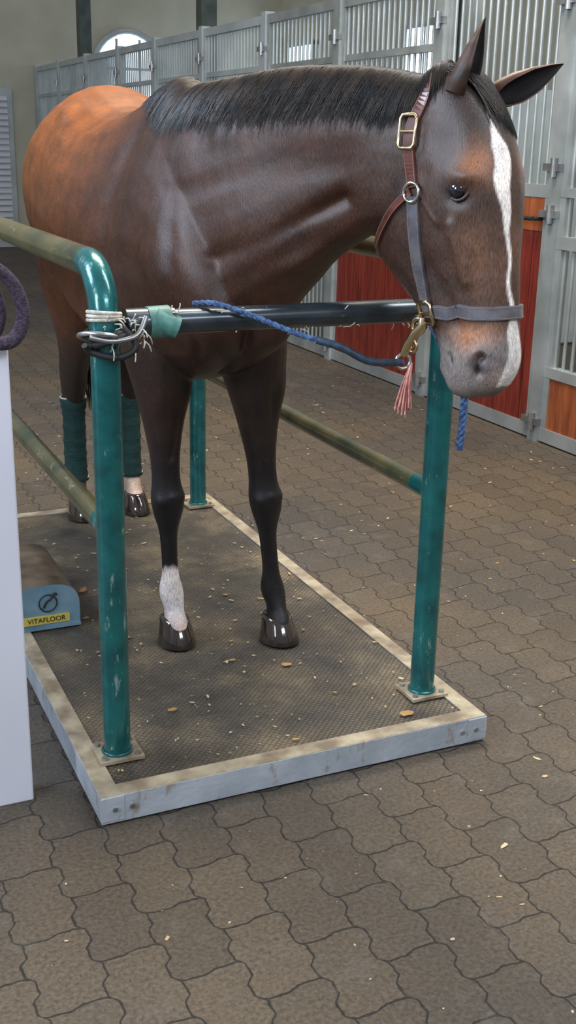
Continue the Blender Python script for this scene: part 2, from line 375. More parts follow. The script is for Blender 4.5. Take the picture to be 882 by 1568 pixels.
to=bpy.data.objects.new('label_text',cu); to.location=(.107,1.063,T+.034); to.rotation_euler=(math.pi/2,0,0); to.data.materials.append(M_black); bpy.context.collection.objects.link(to); to.parent=mh

simple_box('white_partition',(-1.3,.19,0),(-.13,.27,1.2),M_white,None,.004)
b=MB()
pts=cat([(-.24,.15,1.41),(-.18,.14,1.39),(-.12,.15,1.34),(-.10,.15,1.27),(-.125,.15,1.215),(-.18,.15,1.21),(-.28,.17,1.225)],8)
b.tube(pts,.016,M_purple,12); b.tube(pts+np.array([-.045,.03,.0]),.014,M_purple,12); b.obj('purple_lead_rope')

# ------------------------------------------------------------------ HORSE
def loft(rings,Tdir=None,vh=(0,0,1),sub=4,seg=28):
    """ring: cx,cy,cz,a,b,egg,p"""
    Rg=cat(rings,sub); n=len(Rg); C=Rg[:,:3]
    TT=np.tile(np.array(Tdir,float),(n,1)) if Tdir is not None else np.gradient(C,axis=0)
    vs=[]
    for i in range(n):
        t=TT[i]/np.linalg.norm(TT[i]); v=np.array(vh,float); v-=t*(v@t); v/=np.linalg.norm(v); u=np.cross(v,t)
        a,b_,e,p=Rg[i,3:7]; a=max(a,.004); b_=max(b_,.004)
        for k in range(seg):
            th=2*math.pi*k/seg; c,s=math.cos(th),math.sin(th)
            x=a*math.copysign(abs(c)**(2/p),c)*(1+e*s); y=b_*math.copysign(abs(s)**(2/p),s)
            vs.append(C[i]+u*x+v*y)
    fs=[]
    for i in range(n-1):
        for k in range(seg):
            l=(k+1)%seg; fs.append((i*seg+k,i*seg+l,(i+1)*seg+l,(i+1)*seg+k))
    fs.append(tuple(range(seg))[::-1]); fs.append(tuple(range((n-1)*seg,n*seg)))
    return vs,fs
VV=[];FF=[]
def addm(vf):
    o=len(VV); VV.extend(vf[0]); FF.extend([tuple(i+o for i in f) for f in vf[1]])
# trunk
tr=[(.45,1.30,1.16,.08,.575,0,2),(.47,1.41,1.10,.135,.575,0,2),(.53,1.52,1.05,.175,.575,0,2.1),(.62,1.64,1.005,.20,.575,-.05,2.2),
(.75,1.76,.965,.215,.57,-.22,2.2),(.90,1.815,.94,.235,.57,-.38,2.1),(1.05,1.80,.92,.258,.57,-.32,2.1),(1.25,1.75,.93,.290,.575,-.12,2.15),
(1.45,1.75,.96,.312,.58,-.05,2.15),(1.65,1.80,1.01,.32,.59,-.05,2.15),(1.85,1.838,1.06,.315,.60,-.05,2.1),(2.0,1.82,1.1,.305,.61,-.05,2.1),
(2.12,1.75,1.15,.265,.615,0,2.1),(2.22,1.61,1.2,.19,.62,0,2),(2.27,1.45,1.28,.08,.62,0,2)]
addm(loft([(x,y,(zt+zb)/2,w,(zt-zb)/2,e,p) for y,zt,zb,w,x,e,p in tr],(0,1,0)))
# neck
nk=[(.56,.90,1.42,.19,.34,-.1,2.1),(.58,.66,1.46,.172,.345,-.15,2.1),(.625,.50,1.52,.142,.305,-.2,2.1),(.69,.37,1.58,.115,.255,-.22,2.1),(.765,.22,1.622,.095,.205,-.15,2.1),(.825,.10,1.635,.088,.175,0,2.1),(.87,.01,1.64,.08,.15,0,2)]
addm(loft(nk))
# head frame
dH=V3(.300,-.954,0); dH/=np.linalg.norm(dH); al=math.radians(9)
Ld=V3(dH[0]*math.sin(al),dH[1]*math.sin(al),-math.cos(al)); Dd=V3(dH[0]*math.cos(al),dH[1]*math.cos(al),math.sin(al)); Sd=V3(dH[1],-dH[0],0)
HS=1.08; H0=V3(.905,0.0,1.80)
Mh=np.array([Sd,Dd,Ld])
def hp(s,d,l): return H0+HS*(s*Sd+d*Dd+l*Ld)
hd=[(-.025,.03,-.04,.035,0,2),(.0,.055,-.07,.06,0,2),(.05,.09,-.11,.080,.0,2.1),(.11,.118,-.16,.092,.05,2.3),(.17,.134,-.195,.101,.12,2.4),
(.23,.140,-.225,.104,.18,2.5),(.29,.139,-.243,.099,.16,2.5),(.35,.136,-.238,.090,.12,2.5),(.40,.134,-.207,.078,.1,2.4),(.45,.133,-.16,.068,.1,2.4),
(.50,.131,-.118,.062,.08,2.3),(.55,.130,-.085,.062,.05,2.2),(.60,.127,-.068,.066,.05,2.2),(.64,.116,-.062,.064,.05,2.2),(.67,.094,-.055,.052,0,2.1),(.69,.062,-.03,.035,0,2)]
addm(loft([(*hp(0,(f+r)/2,l),a*HS,(f-r)/2*HS,e,p) for l,f,r,a,e,p in hd],Ld,Dd,seg=32))
# forelegs
fl=[(1.34,-.12,.16,.05),(1.20,-.14,.18,.085),(1.08,-.14,.17,.098),(1.00,-.125,.14,.094),(.93,-.105,.115,.082),(.86,-.085,.09,.069),(.78,-.066,.070,.056),(.70,-.052,.054,.046),(.63,-.05,.05,.045),(.575,-.058,.05,.053),(.535,-.052,.048,.050),(.495,-.040,.048,.040),(.455,-.031,.045,.030),(.40,-.028,.042,.0262),(.31,-.029,.043,.0265),(.262,-.036,.052,.037),(.225,-.045,.05,.038),(.19,-.06,.03,.030),(.16,-.08,.025,.036),(.13,-.09,.02,.04)]
def foreleg(xt,xb,yc):
    r=[]
    for z,y0,y1,a in fl:
        k=min(max((1.0-z)/.8,0),1); x=xt+(xb-xt)*k
        r.append((x,yc+(y0+y1)/2,z,a,(y1-y0)/2,0,2.15))
    addm(loft(r,(0,0,-1),(0,-1,0),seg=20))
foreleg(.447,.478,.85); foreleg(.710,.800,.75)
hl=[(1.55,1.75,2.22,.10,.0),(1.40,1.66,2.25,.14,.0),(1.22,1.62,2.245,.145,.0),(1.10,1.66,2.23,.13,0),(1.0,1.75,2.22,.105,.2),(.90,1.86,2.22,.08,.4),(.81,1.98,2.26,.062,.6),(.73,2.08,2.33,.053,.8),(.67,2.14,2.345,.052,1),(.61,2.18,2.335,.046,1),(.53,2.215,2.31,.034,1),(.42,2.225,2.305,.030,1),(.31,2.22,2.305,.031,1),(.26,2.21,2.315,.039,1),(.22,2.19,2.30,.037,1),(.185,2.17,2.275,.033,1),(.155,2.145,2.265,.038,1),(.13,2.14,2.26,.04,1)]
def hindleg(xt,xb):
    addm(loft([(xt+(xb-xt)*k,(y0+y1)/2,z,a,(y1-y0)/2,0,2.1) for z,y0,y1,a,k in hl],(0,0,-1),(0,-1,0),seg=20))
hindleg(.475,.515); hindleg(.765,.76)

me=bpy.data.meshes.new('tmp'); me.from_pydata([tuple(v) for v in VV],[],FF); me.update()
to_=bpy.data.objects.new('tmp',me); bpy.context.collection.objects.link(to_)
r_=to_.modifiers.new('r','REMESH'); r_.mode='VOXEL'; r_.voxel_size=.005; r_.use_smooth_shade=True
s_=to_.modifiers.new('s','SMOOTH'); s_.factor=.6; s_.iterations=16
dg=bpy.context.evaluated_depsgraph_get()
bm_=bpy.data.meshes.new_from_object(to_.evaluated_get(dg)); bpy.data.objects.remove(to_)
nv=len(bm_.vertices); co=np.empty(nv*3); bm_.vertices.foreach_get('co',co); co=co.reshape(-1,3)
def normals():
    bm_.vertices.foreach_set('co',co.reshape(-1)); bm_.update()
    n=np.empty(nv*3); bm_.vertex_normals.foreach_get('vector',n); return n.reshape(-1,3)
nm=normals()
def loc(): return ((co-H0)@Mh.T)/HS
def bump(c,r,amt,P=None):
    global co
    P=co if P is None else P
    d=((P-np.array(c))/np.array(r)); w=np.exp(-(d**2).sum(1)); co=co+nm*(w*amt)[:,None]
def seg_dist(P,a,b_):
    a=np.array(a);b_=np.array(b_);ab=b_-a;t=np.clip(((P-a)@ab)/(ab@ab),0,1); return np.linalg.norm(P-(a+t[:,None]*ab),axis=1)
def groove(P,pts,w,amt):
    global co
    pts=cat(pts,4) if len(pts)>2 else pts
    d=np.min([seg_dist(P,pts[i],pts[i+1]) for i in range(len(pts)-1)],0); co=co+nm*(np.exp(-(d/w)**2)*amt)[:,None]
# pectorals, shoulder, neck
for sgn in(-1,1):
    bump((.575+sgn*.085,.47,1.17),(.065,.12,.10),.034)
    bump((.57+sgn*.17,.60,1.30),(.07,.12,.12),.026)    # point of shoulder
    bump((.57+sgn*.2,.86,1.12),(.08,.09,.11),.024)      # triceps
    bump((.56+sgn*.2,.84,1.55),(.08,.09,.18),.010)
    bump((.61+sgn*.27,2.0,1.55),(.1,.22,.2),.02)
    bump((.6+sgn*.22,1.68,1.74),(.06,.07,.05),.02)    # hip point
    xk=.465 if sgn<0 else .745; yk=.80 if sgn<0 else .68
    groove(co,[(xk-.02,yk-.02,.98),(xk+.01,yk-.02,.85),(xk,yk,.72)],.016,-.009)
    bump((xk-.04,yk,.93),(.03,.06,.08),.010); bump((xk+.045,yk,.93),(.03,.06,.08),.010)
    xk=.463 if sgn<0 else .757; yk=.80 if sgn<0 else .70
    bump((xk-.04,yk,.57),(.02,.03,.02),.007); bump((xk+.04,yk,.585),(.02,.03,.02),.007); groove(co,[(xk-.03,yk-.02,.545),(xk+.03,yk-.02,.545)],.01,-.005)
    bump((xk,yk-.02,.585),(.02,.03,.015),.005)
    xc=.472 if sgn<0 else .782; yc=.86 if sgn<0 else .76
    for q in(-1,1): groove(co,[(xc+q*.03,yc,.48),(xc+q*.03,yc+.003,.30)],.009,-.006)
groove(co,[(.575,.45,1.28),(.575,.46,1.08),(.575,.6,1.0)],.022,-.030)
groove(co,[(.385,.66,1.66),(.375,.58,1.45),(.385,.54,1.25),(.40,.60,1.08)],.034,-.011)
groove(co,[(.47,.47,1.22),(.45,.52,1.10),(.47,.60,1.02)],.02,-.012)
groove(co,[(.42,.98,1.66),(.34,1.0,1.4),(.33,1.0,1.15)],.05,-.008)
groove(co,[(.70,.16,1.52),(.62,.32,1.44),(.50,.46,1.36),(.44,.54,1.30)],.024,-.022)  # jugular groove (right side)
groove(co,[(.73,.10,1.47),(.66,.27,1.37),(.57,.42,1.30)],.022,.014)
groove(co,[(.67,.15,1.60),(.58,.34,1.58),(.47,.56,1.52),(.42,.66,1.5)],.040,-.006)
groove(co,[(.70,.12,1.70),(.62,.30,1.70),(.52,.5,1.68)],.05,.010)
P=loc()
for sg in(-1,1):
    P=loc()
    bump((sg*.095,.085,.215),(.03,.03,.02),.013,P)       # brow
    bump((sg*.1,.07,.255),(.03,.022,.018),-.008,P)
    bump((sg*.09,.055,.285),(.03,.03,.02),.004,P)
    groove(P,[(sg*.095,.045,.31),(sg*.08,.05,.37),(sg*.068,.055,.43)],.014,.011) # facial crest
    groove(P,[(sg*.095,.015,.32),(sg*.08,.02,.38),(sg*.07,.03,.45)],.016,-.006)
    bump((sg*.095,-.10,.28),(.05,.08,.09),.010,P)         # cheek
    groove(P,[(sg*.09,-.015,.20),(sg*.09,-.03,.30),(sg*.08,-.03,.38)],.02,-.006)
    groove(P,[(sg*.08,-.04,.40),(sg*.07,-.01,.45),(sg*.06,.02,.52)],.022,-.008)
    bump((sg*.07,.04,.15),(.03,.03,.04),-.010,P)         # temple hollow
    bump((sg*.06,.075,.60),(.03,.035,.035),.010,P)
    nm=normals(); P=loc()
    groove(P,[(sg*.064,.083,.595),(sg*.062,.066,.612),(sg*.058,.07,.63)],.010,-.022) # nostril
    groove(P,[(sg*.064,.098,.59),(sg*.067,.072,.585),(sg*.066,.05,.605)],.008,.006)
    groove(P,[(sg*.058,-.01,.59),(sg*.05,.02,.64),(sg*.03,.04,.675),(0,.045,.69)],.006,-.009) # mouth
    groove(P,[(sg*.035,-.06,.62),(0,-.07,.63)],.022,.008)
    for vn in ([(.088,.03,.33),(.075,.07,.40),(.06,.1,.47)],[(.095,-.06,.20),(.1,-.02,.26),(.1,.02,.32),(.09,.05,.34)],[(.1,-.10,.34),(.09,-.05,.38),(.075,.0,.42),(.07,.05,.50)],[(.075,.03,.45),(.068,.06,.52),(.062,.05,.56)]):
        groove(P,[(sg*a,b_,c_) for a,b_,c_ in vn],.0045,.0035)
nm=normals(); P=loc()
# ---- coat colour by anatomy, with painted top light on the rump
def mixc(col,c,w): return col*(1-w[:,None])+np.array(c)*w[:,None]
def sst(x,a,b_): t=np.clip((x-a)/(b_-a),0,1); return t*t*(3-2*t)
X,Y,Z=co.T
col=np.tile(np.array([.046,.0165,.0085]),(nv,1))
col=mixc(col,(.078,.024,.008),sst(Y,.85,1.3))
w=sst(Y,1.0,1.6)*sst(Z,1.25,1.74); col=mixc(col,(.22,.066,.011),w)  # orange rump coat; keeping it to the top paints in a highlight
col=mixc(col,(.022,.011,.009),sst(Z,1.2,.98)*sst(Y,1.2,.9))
lower=sst(Z,.85,.6); col=mixc(col,(.009,.008,.010),lower)
hind=(Y>1.5); col=mixc(col,(.016,.010,.009),sst(Z,1.05,.75)*hind)
ninhead=(np.abs(P[:,0])<.16)&(P[:,1]>-.28)&(P[:,2]>-.03)&(P[:,2]<.73)&(P[:,1]<.2)
hw=ninhead.astype(float)
s,d,l=P.T
col=mixc(col,(.058,.032,.024),hw*sst(d,-.24,-.08))
col=mixc(col,(.018,.012,.010),hw*np.exp(-((s/.2)**2+((d-.1)/.05)**2+((l-.06)/.09)**2)))
col=mixc(col,(.25,.10,.04),hw*np.exp(-(((np.abs(s)-.075)/.04)**2+((d-.11)/.04)**2+((l-.19)/.045)**2)))
col=mixc(col,(.19,.09,.05),hw*np.exp(-(((d-.09)/.05)**2+((l-.38)/.08)**2))*.8)
col=mixc(col,(.22,.20,.195),hw*sst(l,.52,.58)*.85)
col=mixc(col,(.42,.18,.08),hw*np.exp(-(((d-.06)/.05)**2+((l-.55)/.030)**2)))
col=mixc(col,(.40,.29,.26),hw*np.exp(-(((d-.09)/.05)**2+((l-.64)/.035)**2+((s-.0)/.05)**2)))
col=mixc(col,(.10,.085,.085),hw*sst(l,.655,.69))
wob=.003*np.sin(l*60)+.003*np.sin(l*31)
bw=np.interp(l,[.10,.135,.16,.22,.28,.34,.42,.50,.55,.62,.68],[0,.010,.021,.023,.014,.006,.004,.006,.019,.028,.02])
bl=hw*sst(np.abs(s-wob-np.interp(l,[.1,.3,.5,.6],[.028,.022,.008,-.002])),bw+.003,bw-.003)*(d>.05)*(l>.10)*(l<.665)
col=mixc(col,(.86,.81,.77),bl)
nd=np.min([seg_dist(P,(g*.064,.083,.595),(g*.06,.066,.622)) for g in(-1,1)],0); col=mixc(col,(.012,.008,.008),np.exp(-(nd/.015)**2)*hw)
ed=np.linalg.norm((np.abs(P*np.array([1,1,1]))-np.array([.1,.07,.252]))/np.array([.05,.024,.016]),axis=1)
col=mixc(col,(.010,.008,.008),np.exp(-ed**2*.8)*hw)
md_=np.min([seg_dist(P,(g*.058,-.01,.59),(g*.05,.02,.64)) for g in(-1,1)]+[seg_dist(P,(g*.05,.02,.64),(g*.03,.04,.675)) for g in(-1,1)],0); col=mixc(col,(.02,.015,.015),np.exp(-(md_/.006)**2)*hw)
# socks
fr=(Y<1.3)&(X<.58); n1=.02*np.sin(X*90)+.012*np.sin(Y*140)
col=mixc(col,(.80,.74,.72),fr*sst(Z+n1,.345,.325)); col=mixc(col,(.55,.40,.34),fr*sst(Z,.20,.16)*.7)
fr=(Y>1.8)&(X>.64); col=mixc(col,(.62,.45,.36),fr*sst(Z,.24,.22))
fr=(Y>1.8)&(X<=.64); col=mixc(col,(.10,.06,.045),fr*sst(Z,.24,.22))
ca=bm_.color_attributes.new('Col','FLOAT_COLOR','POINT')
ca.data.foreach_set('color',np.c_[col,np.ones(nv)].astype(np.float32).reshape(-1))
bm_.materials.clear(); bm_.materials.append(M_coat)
bm_.polygons.foreach_set('use_smooth',[True]*len(bm_.polygons))
horse=empty('horse')
body=bpy.data.objects.new('body',bm_); bpy.context.collection.objects.link(body); body.parent=horse
bvh=BVHTree.FromPolygons([tuple(v) for v in co.tolist()],[tuple(p.vertices) for p in bm_.polygons])
def near(p,off=0):
    q,n,i,dd=bvh.find_nearest(Vector(p)); n=np.array(n); return np.array(q)+n*off,n
# hooves
b=MB()
def hoof(x,y0,y1,a):
    prof=[(T,1.0,0),(T+.004,1.02,0),(.12,.92,.008),(.15,.80,.02),(.162,.76,.026),(.168,.66,.028)]
    vs=[];seg=28;cy=(y0+y1)/2;hb=(y1-y0)/2
    for z,k,sh in prof:
        for j in range(seg):
            t=2*math.pi*j/seg; vs.append((x+a*k*math.cos(t),cy+sh-hb*k*math.sin(t)*(1 if math.sin(t)>0 else .85),z))
    fs=[(i*seg+j,i*seg+(j+1)%seg,(i+1)*seg+(j+1)%seg,(i+1)*seg+j) for i in range(len(prof)-1) for j in range(seg)]
    fs+=[tuple(range(seg))[::-1],tuple(range((len(prof)-1)*seg,len(prof)*seg))]
    b.add(vs,fs,M_hoof,True)
hoof(.478,.735,.89,.062); hoof(.800,.632,.785,.064); hoof(.515,2.10,2.27,.06); hoof(.76,2.10,2.27,.06)
b.obj('hooves',horse)
# eyes
b=MB()
def sphere(mb,c,r,m,ax=(1,1,1),n=16):
    vs=[];fs=[]
    for i in range(n+1):
        for j in range(2*n):
            a=math.pi*i/n;t=math.pi*j/n; q=V3(math.sin(a)*math.cos(t),math.sin(a)*math.sin(t),math.cos(a))*r*np.array(ax); vs.append(np.array(c)+q)
    for i in range(n):
        for j in range(2*n):
            fs.append((i*2*n+j,i*2*n+(j+1)%(2*n),(i+1)*2*n+(j+1)%(2*n),(i+1)*2*n+j))
    mb.add(vs,fs,m,True)
for sg in(-1,1):
    q,n=near(hp(sg*.11,.07,.252)); sphere(b,q-n*.011,.0225,M_eye)
b.obj('eyes',horse)
M_lid=mat('eyelid_skin',(.10,.055,.035),(.03,.018,.012),scale=60,rough=.45)
b=MB()
for sg in(-1,1):
    q,n=near(hp(sg*.11,.07,.252)); 
    for zz,th in((-1,.005),(1,.004)):
        pts=[]
        for t in np.linspace(0,math.pi,11):
            pd=.027*math.cos(t); pl=zz*.016*math.sin(t)
            pts.append(q+HS*(Dd*pd+Ld*(pl+pd*.15*1))-n*(.005+.007*abs(math.cos(t)))+n*.009*math.sin(t))
        b.tube(pts,[.002]+[th]*9+[.002],M_lid,8)
b.obj('eyelids',horse)
# ears
M_ear=mat('ear_coat',(.075,.035,.022),(.022,.012,.009),scale=25,rough=.5)
M_earb=mat('ear_coat_brown',(.15,.065,.035),(.06,.026,.016),scale=25,rough=.5)
M_earin=mat('ear_inner',(.015,.011,.010),(.008,.006,.006),scale=25,rough=.8)
def ear(base,axis,openv,ln,wd,name,mo):
    axis=np.array(axis,float);axis/=np.linalg.norm(axis);o=np.array(openv,float);o-=axis*(o@axis);o/=np.linalg.norm(o);sd=np.cross(axis,o)
    b=MB();nt_,na=18,15
    for inner in(0,1):
        vs=[]
        for i in range(nt_+1):
            t=i/nt_; w=(wd-.004*inner)*(np.interp(t,[0,.15,.35,.6,.85,1],[.72,.92,1,.82,.40,.03])); ph=math.radians(np.interp(t,[0,.2,.6,1],[165,125,98,75]))
            cc=np.array(base)+axis*ln*t+o*(.014*math.sin(t*3)+.001*inner)
            for k in range(na):
                a=-ph+2*ph*k/(na-1); vs.append(cc-o*w*.75*math.cos(a)+sd*w*math.sin(a))
        fs=[(i*na+k,i*na+k+1,(i+1)*na+k+1,(i+1)*na+k) for i in range(nt_) for k in range(na-1)]
        b.add(vs,fs,M_earin if inner else mo,True)
    o_=(nt_+1)*na
    rim=[(i*na,(i+1)*na,o_+(i+1)*na,o_+i*na) for i in range(nt_)]+[(i*na+na-1,(i+1)*na+na-1,o_+(i+1)*na+na-1,o_+i*na+na-1) for i in range(nt_)]
    for f_ in rim: b.f.append(list(f_)); b.mi.append(0); b.sm.append(True)
    b.obj(name,horse)
imR=V3(.9086,-.4176,0)
ear(hp(.058,.045,.042),imR*.060+V3(0,0,.18),Dd*.75+imR*.75,.172,.045,'ear_right',M_ear)
ear(hp(-.055,.05,.045),imR*.15+V3(0,0,.072),V3(-.3,-.8,-.45),.180,.038,'ear_left',M_earb)
# mane
def strands(name,polys,r,m,parent):
    b=MB()
    for p in polys:
        n=len(p); rr=[r*(1-.9*(i/(n-1))**1.3) for i in range(n)]
        b.tube(p,rr,m,3,caps=False)
    return b.obj(name,parent)
cr=cat([(.56,1.06,0),(.56,.9,0),(.562,.78,0),(.58,.66,0),(.625,.50,0),(.69,.37,0),(.765,.22,0),(.825,.10,0),(.865,.03,0),(.895,.0,0)],12)
def topz(x,y):
    h=bvh.ray_cast(Vector((x,y,3)),Vector((0,0,-1)))[0]; return h.z
cl=np.array([(x,y,topz(x,y)) for x,y,_ in cr])
polys=[]
for k in range(8000):
    t=rng.uniform(0,len(cl)-1.01); i=int(t); f=t-i; p=cl[i]*(1-f)+cl[i+1]*f
    tan=cl[i+1]-cl[i]; tan/=np.linalg.norm(tan); side=np.cross(tan,[0,0,1]); side/=np.linalg.norm(side)
    if side[0]>0: side=-side
    tt=t/(len(cl)-1)
    clump=.95+.04*math.sin(t*2.3)+.03*math.sin(t*5.1)
    Lh=np.interp(tt,[0,.12,.4,.8,1],[.09,.18,.21,.175,.09])*rng.uniform(.62,1.08)*clump
    p=p-side*rng.uniform(-.012,.018); off=rng.uniform(.001,.011); ns=9; pts=[]; q,n=near(p,off)
    skew=rng.normal(0,.09)-.24+.14*math.sin(t*1.7); cur=q
    for j in range(ns+1):
        pts.append(cur+0)
        dirn=side*1.0+V3(0,0,-.35-.25*j)+tan*skew*(1+.14*j)
        dirn-=n*(dirn@n); dirn/=np.linalg.norm(dirn)+1e-9
        nxt=cur+dirn*Lh/ns; q,n=near(nxt,0); cur=q+n*(off*(1-.8*j/ns)+.001)
    polys.append(np.array(pts))
strands('mane',polys,.0021,M_mane,horse)
polys=[]
for k in range(420):
    s0=rng.uniform(-.045,.045); sgl=rng.uniform(.06,.13); p0=(s0,rng.uniform(.0,.06),.0-rng.uniform(0,.02)); q,n=near(hp(*p0),.004); pts=[q]; off=rng.uniform(.003,.010); sl=rng.normal(-.22,.12)+s0*-1.0
    for j in range(9):
        t=(j+1)/9; loc_=hp(s0+sl*t*.25, .03+.12*t**.6, sgl*t); q,n=near(loc_,off*(1-t*.5)); pts.append(q)
    polys.append(np.array(pts))
strands('forelock',polys,.0022,M_mane,horse)
# tail
polys=[]
for k in range(500):
    a=rng.uniform(0,2*math.pi); rr_=rng.uniform(0,.045); e=V3(math.cos(a)*rr_,math.sin(a)*rr_*.6,0)
    c=[V3(.62,2.24,1.62),V3(.62,2.32,1.58)+e*.5,V3(.625,2.37,1.4)+e,V3(.63,2.385,1.1)+e*1.3,V3(.63,2.39,.8)+e*1.3,V3(.63,2.385,.55+rng.uniform(-.05,.15))+e*.6]
    polys.append(cat(c,3))
strands('tail',polys,.004,M_mane,horse)
# leg wraps
for x in(.515,.76):
    b=MB(); pr=[]
    zs=np.linspace(.235,.60,26)
    for i,z in enumerate(zs):
        w=.052+(.004 if i%4==0 else 0)+(.008 if z>.55 else 0)+(.004 if z<.27 else 0)
        pr.append((x,2.262,z,w*.9,w*1.06,0,2))
    vf=loft(pr,(0,0,1),(0,1,0),sub=1,seg=24); b.add(vf[0],vf[1],M_wrap,True)
    ring((x,2.262,.60),(0,0,1),.054,.004,M_twine,b)
    ring((x,2.262,.245),(0,0,1),.052,.0035,M_twine,b)
    b.obj('leg_wrap')
# ------------------------------------------------------------------ halter
ha=empty('leather_halter')
def strap(lp,wd,m,name,closed=False,off=.004,th=.004,sub=8,world=False):
    P=cat(lp,sub); pts=[];ns=[]
    for q in P:
        p=q if world else hp(*q)
        c,n=near(p,off); pts.append(c); ns.append(n)
    pts=np.array(pts); ns=np.array(ns)
    for _ in range(4): 
        ns[1:-1]=ns[:-2]+ns[1:-1]+ns[2:]; pts[1:-1]=(pts[:-2]+2*pts[1:-1]+pts[2:])/4
        ns/=np.linalg.norm(ns,axis=1)[:,None]
    T_=np.gradient(pts,axis=0)
    T_/=np.linalg.norm(T_,axis=1)[:,None]; Wd=np.cross(ns,T_); Wd/=np.linalg.norm(Wd,axis=1)[:,None]
    vs=[]
    for i in range(len(pts)):
        for a,c in((-1,-.5),(-.93,.5),(.93,.5),(1,-.5)): vs.append(pts[i]+Wd[i]*wd/2*a+ns[i]*th*c*2)
    fs=[];n=len(pts)
    for i in range(n-1):
        j=(i+1)%n
        for k in range(4): l=(k+1)%4; fs.append((i*4+k,i*4+l,j*4+l,j*4+k))
    b=MB(); b.add(vs,fs,m); 
    b.add(vs[:4],[(0,1,2,3)],m); b.add(vs[-4:],[(3,2,1,0)],m)
    for e in(-.38,.38): b.tube(pts+Wd*wd*e+ns*th*1.0,.0010,M_stitch,5)
    b.obj(name,ha); return pts,ns,T_
for sg in(1,-1):
    strap([(sg*.03,-.03,-.02),(sg*.075,-.02,.03),(sg*.1,-.045,.1),(sg*.11,-.05,.16),(sg*.11,-.045,.222)],.030,M_leather,'crown_strap')
    strap([(sg*.11,-.045,.24),(sg*.11,-.055,.33),(sg*.1,-.068,.42),(sg*.08,-.078,.485)],.033,M_leatherg,'cheek_strap')
    strap([(sg*.11,-.05,.23),(sg*.11,-.10,.255),(sg*.10,-.17,.30),(sg*.05,-.25,.35),(0,-.26,.375)],.020,M_leather,'throat_strap')
strap([(.03,-.03,-.02),(0,-.02,-.04),(-.03,-.03,-.02)],.030,M_leather,'poll_strap')
nb=[(.1*math.cos(t)*1.0,.015+.14*math.sin(t),.50+.006*math.sin(t)) for t in np.linspace(0,2*math.pi,20,endpoint=False)]
strap(nb+[nb[0]],.033,M_leatherg,'noseband',off=.005)
strap([(0,-.25,.39),(0,-.20,.44),(0,-.14,.50)],.02,M_leather,'jaw_strap')
def rectring(c,n,up,w,h,t,m,b):
    n=n/np.linalg.norm(n); up=up-n*(up@n); up/=np.linalg.norm(up); r=np.cross(up,n)
    p=[c+r*a*w/2+up*q*h/2 for a,q in((-1,-.75),(-.75,-1),(0,-1),(.75,-1),(1,-.75),(1,0),(1,.75),(.75,1),(0,1),(-.75,1),(-1,.75),(-1,0))]
    b.tube(p,t,m,8,closed=True); b.tube([c-r*w/2,c+r*w/2],t*.8,m,8)
b=MB()
for sg in(1,-1):
    q,n=near(hp(sg*.11,-.047,.105),.012); rectring(q,n,Ld+Dd*-.15,.042,.075,.0042,M_brass,b)
    q,n=near(hp(sg*.11,-.045,.232),.010); ring(q,n,.022,.004,M_chrome,b)
    q,n=near(hp(sg*.09,-.078,.502),.012); rectring(q,n,Ld,.050,.056,.0052,M_brass,b); RQ=q if sg==1 else RQ
q,n=near(hp(0,-.14,.51),.014); ring(q,Ld,.02,.004,M_brass,b)
# snap hook hanging from the side ring
q0=RQ+Sd*.014
s1=q0+HS*(Dd*-.020+Ld*.040); s2=q0+HS*(Dd*-.058+Ld*.092)+Sd*.010
b.tube([q0+Ld*.01,q0+Ld*.03,s1,s1+(s2-s1)*.5,s2],[.008,.013,.012,.015,.009],M_brass,12)
ring(q0+Ld*.03+Dd*-.014,Sd,.019,.005,M_brass,b); ring(s1+(s2-s1)*.6+Dd*.014,Sd,.015,.004,M_brass,b)
ring(s2+Ld*.015,Sd*.6+Dd,.018,.005,M_chrome,b)
b.obj('buckles',ha)
# ropes
end=s2+Ld*.018
b=MB()
def rope(mb,pts,r,m,twist=60,sub=10):
    P=cat(pts,sub); 
    L_=np.r_[0,np.cumsum(np.linalg.norm(np.diff(P,axis=0),axis=1))]
    n=max(int(L_[-1]/.006),8); s=np.linspace(0,L_[-1],n); P=np.array([np.interp(s,L_,P[:,i]) for i in range(3)]).T
    Tn=np.gradient(P,axis=0); Tn/=np.linalg.norm(Tn,axis=1)[:,None]
    u=np.cross(Tn,[0.1,.2,1]); u/=np.linalg.norm(u,axis=1)[:,None]; w=np.cross(Tn,u)
    for k in range(3):
        a=s*twist*2+k*2*math.pi/3; mb.tube(P+u*(r*.5*np.cos(a))[:,None]+w*(r*.5*np.sin(a))[:,None],r*.62,m,7)
mid=V3(.71,(oy-.2+end[1])/2,(bz-.055+end[2])/2-.012)
rope(b,[(.33,oy+.02,bz+.038),(.37,oy-.02,bz+.042),(.44,oy-.05,bz+.02),(.55,oy-.12,bz-.025),(.64,oy-.18,bz-.053),mid,end],.0068,M_bluer)
b.tube(cat([(.59,oy-.145,bz-.038),(.64,oy-.18,bz-.053),mid,end*.9+mid*.1],6),.0095,M_sleeve,12)
b.obj('blue_tie_rope')
b=MB(); rope(b,[hp(-.02,-.13,.52),hp(-.04,-.09,.62),(1.0,.02,1.06),(1.005,.02,.98),(1.0,.02,.89)],.010,M_bluer)
b.obj('blue_tie_rope')
b=MB()
for k in range(70):
    d=rng.normal(0,.008,3); c=end+Dd*.03
    b.tube(cat([c,c+V3(0,0,-.05)+d*.5-imR*.012,c+V3(0,0,-.115)+d*1.1-imR*.02],4),.0022,M_pink,4)
b.obj('pink_tassel')

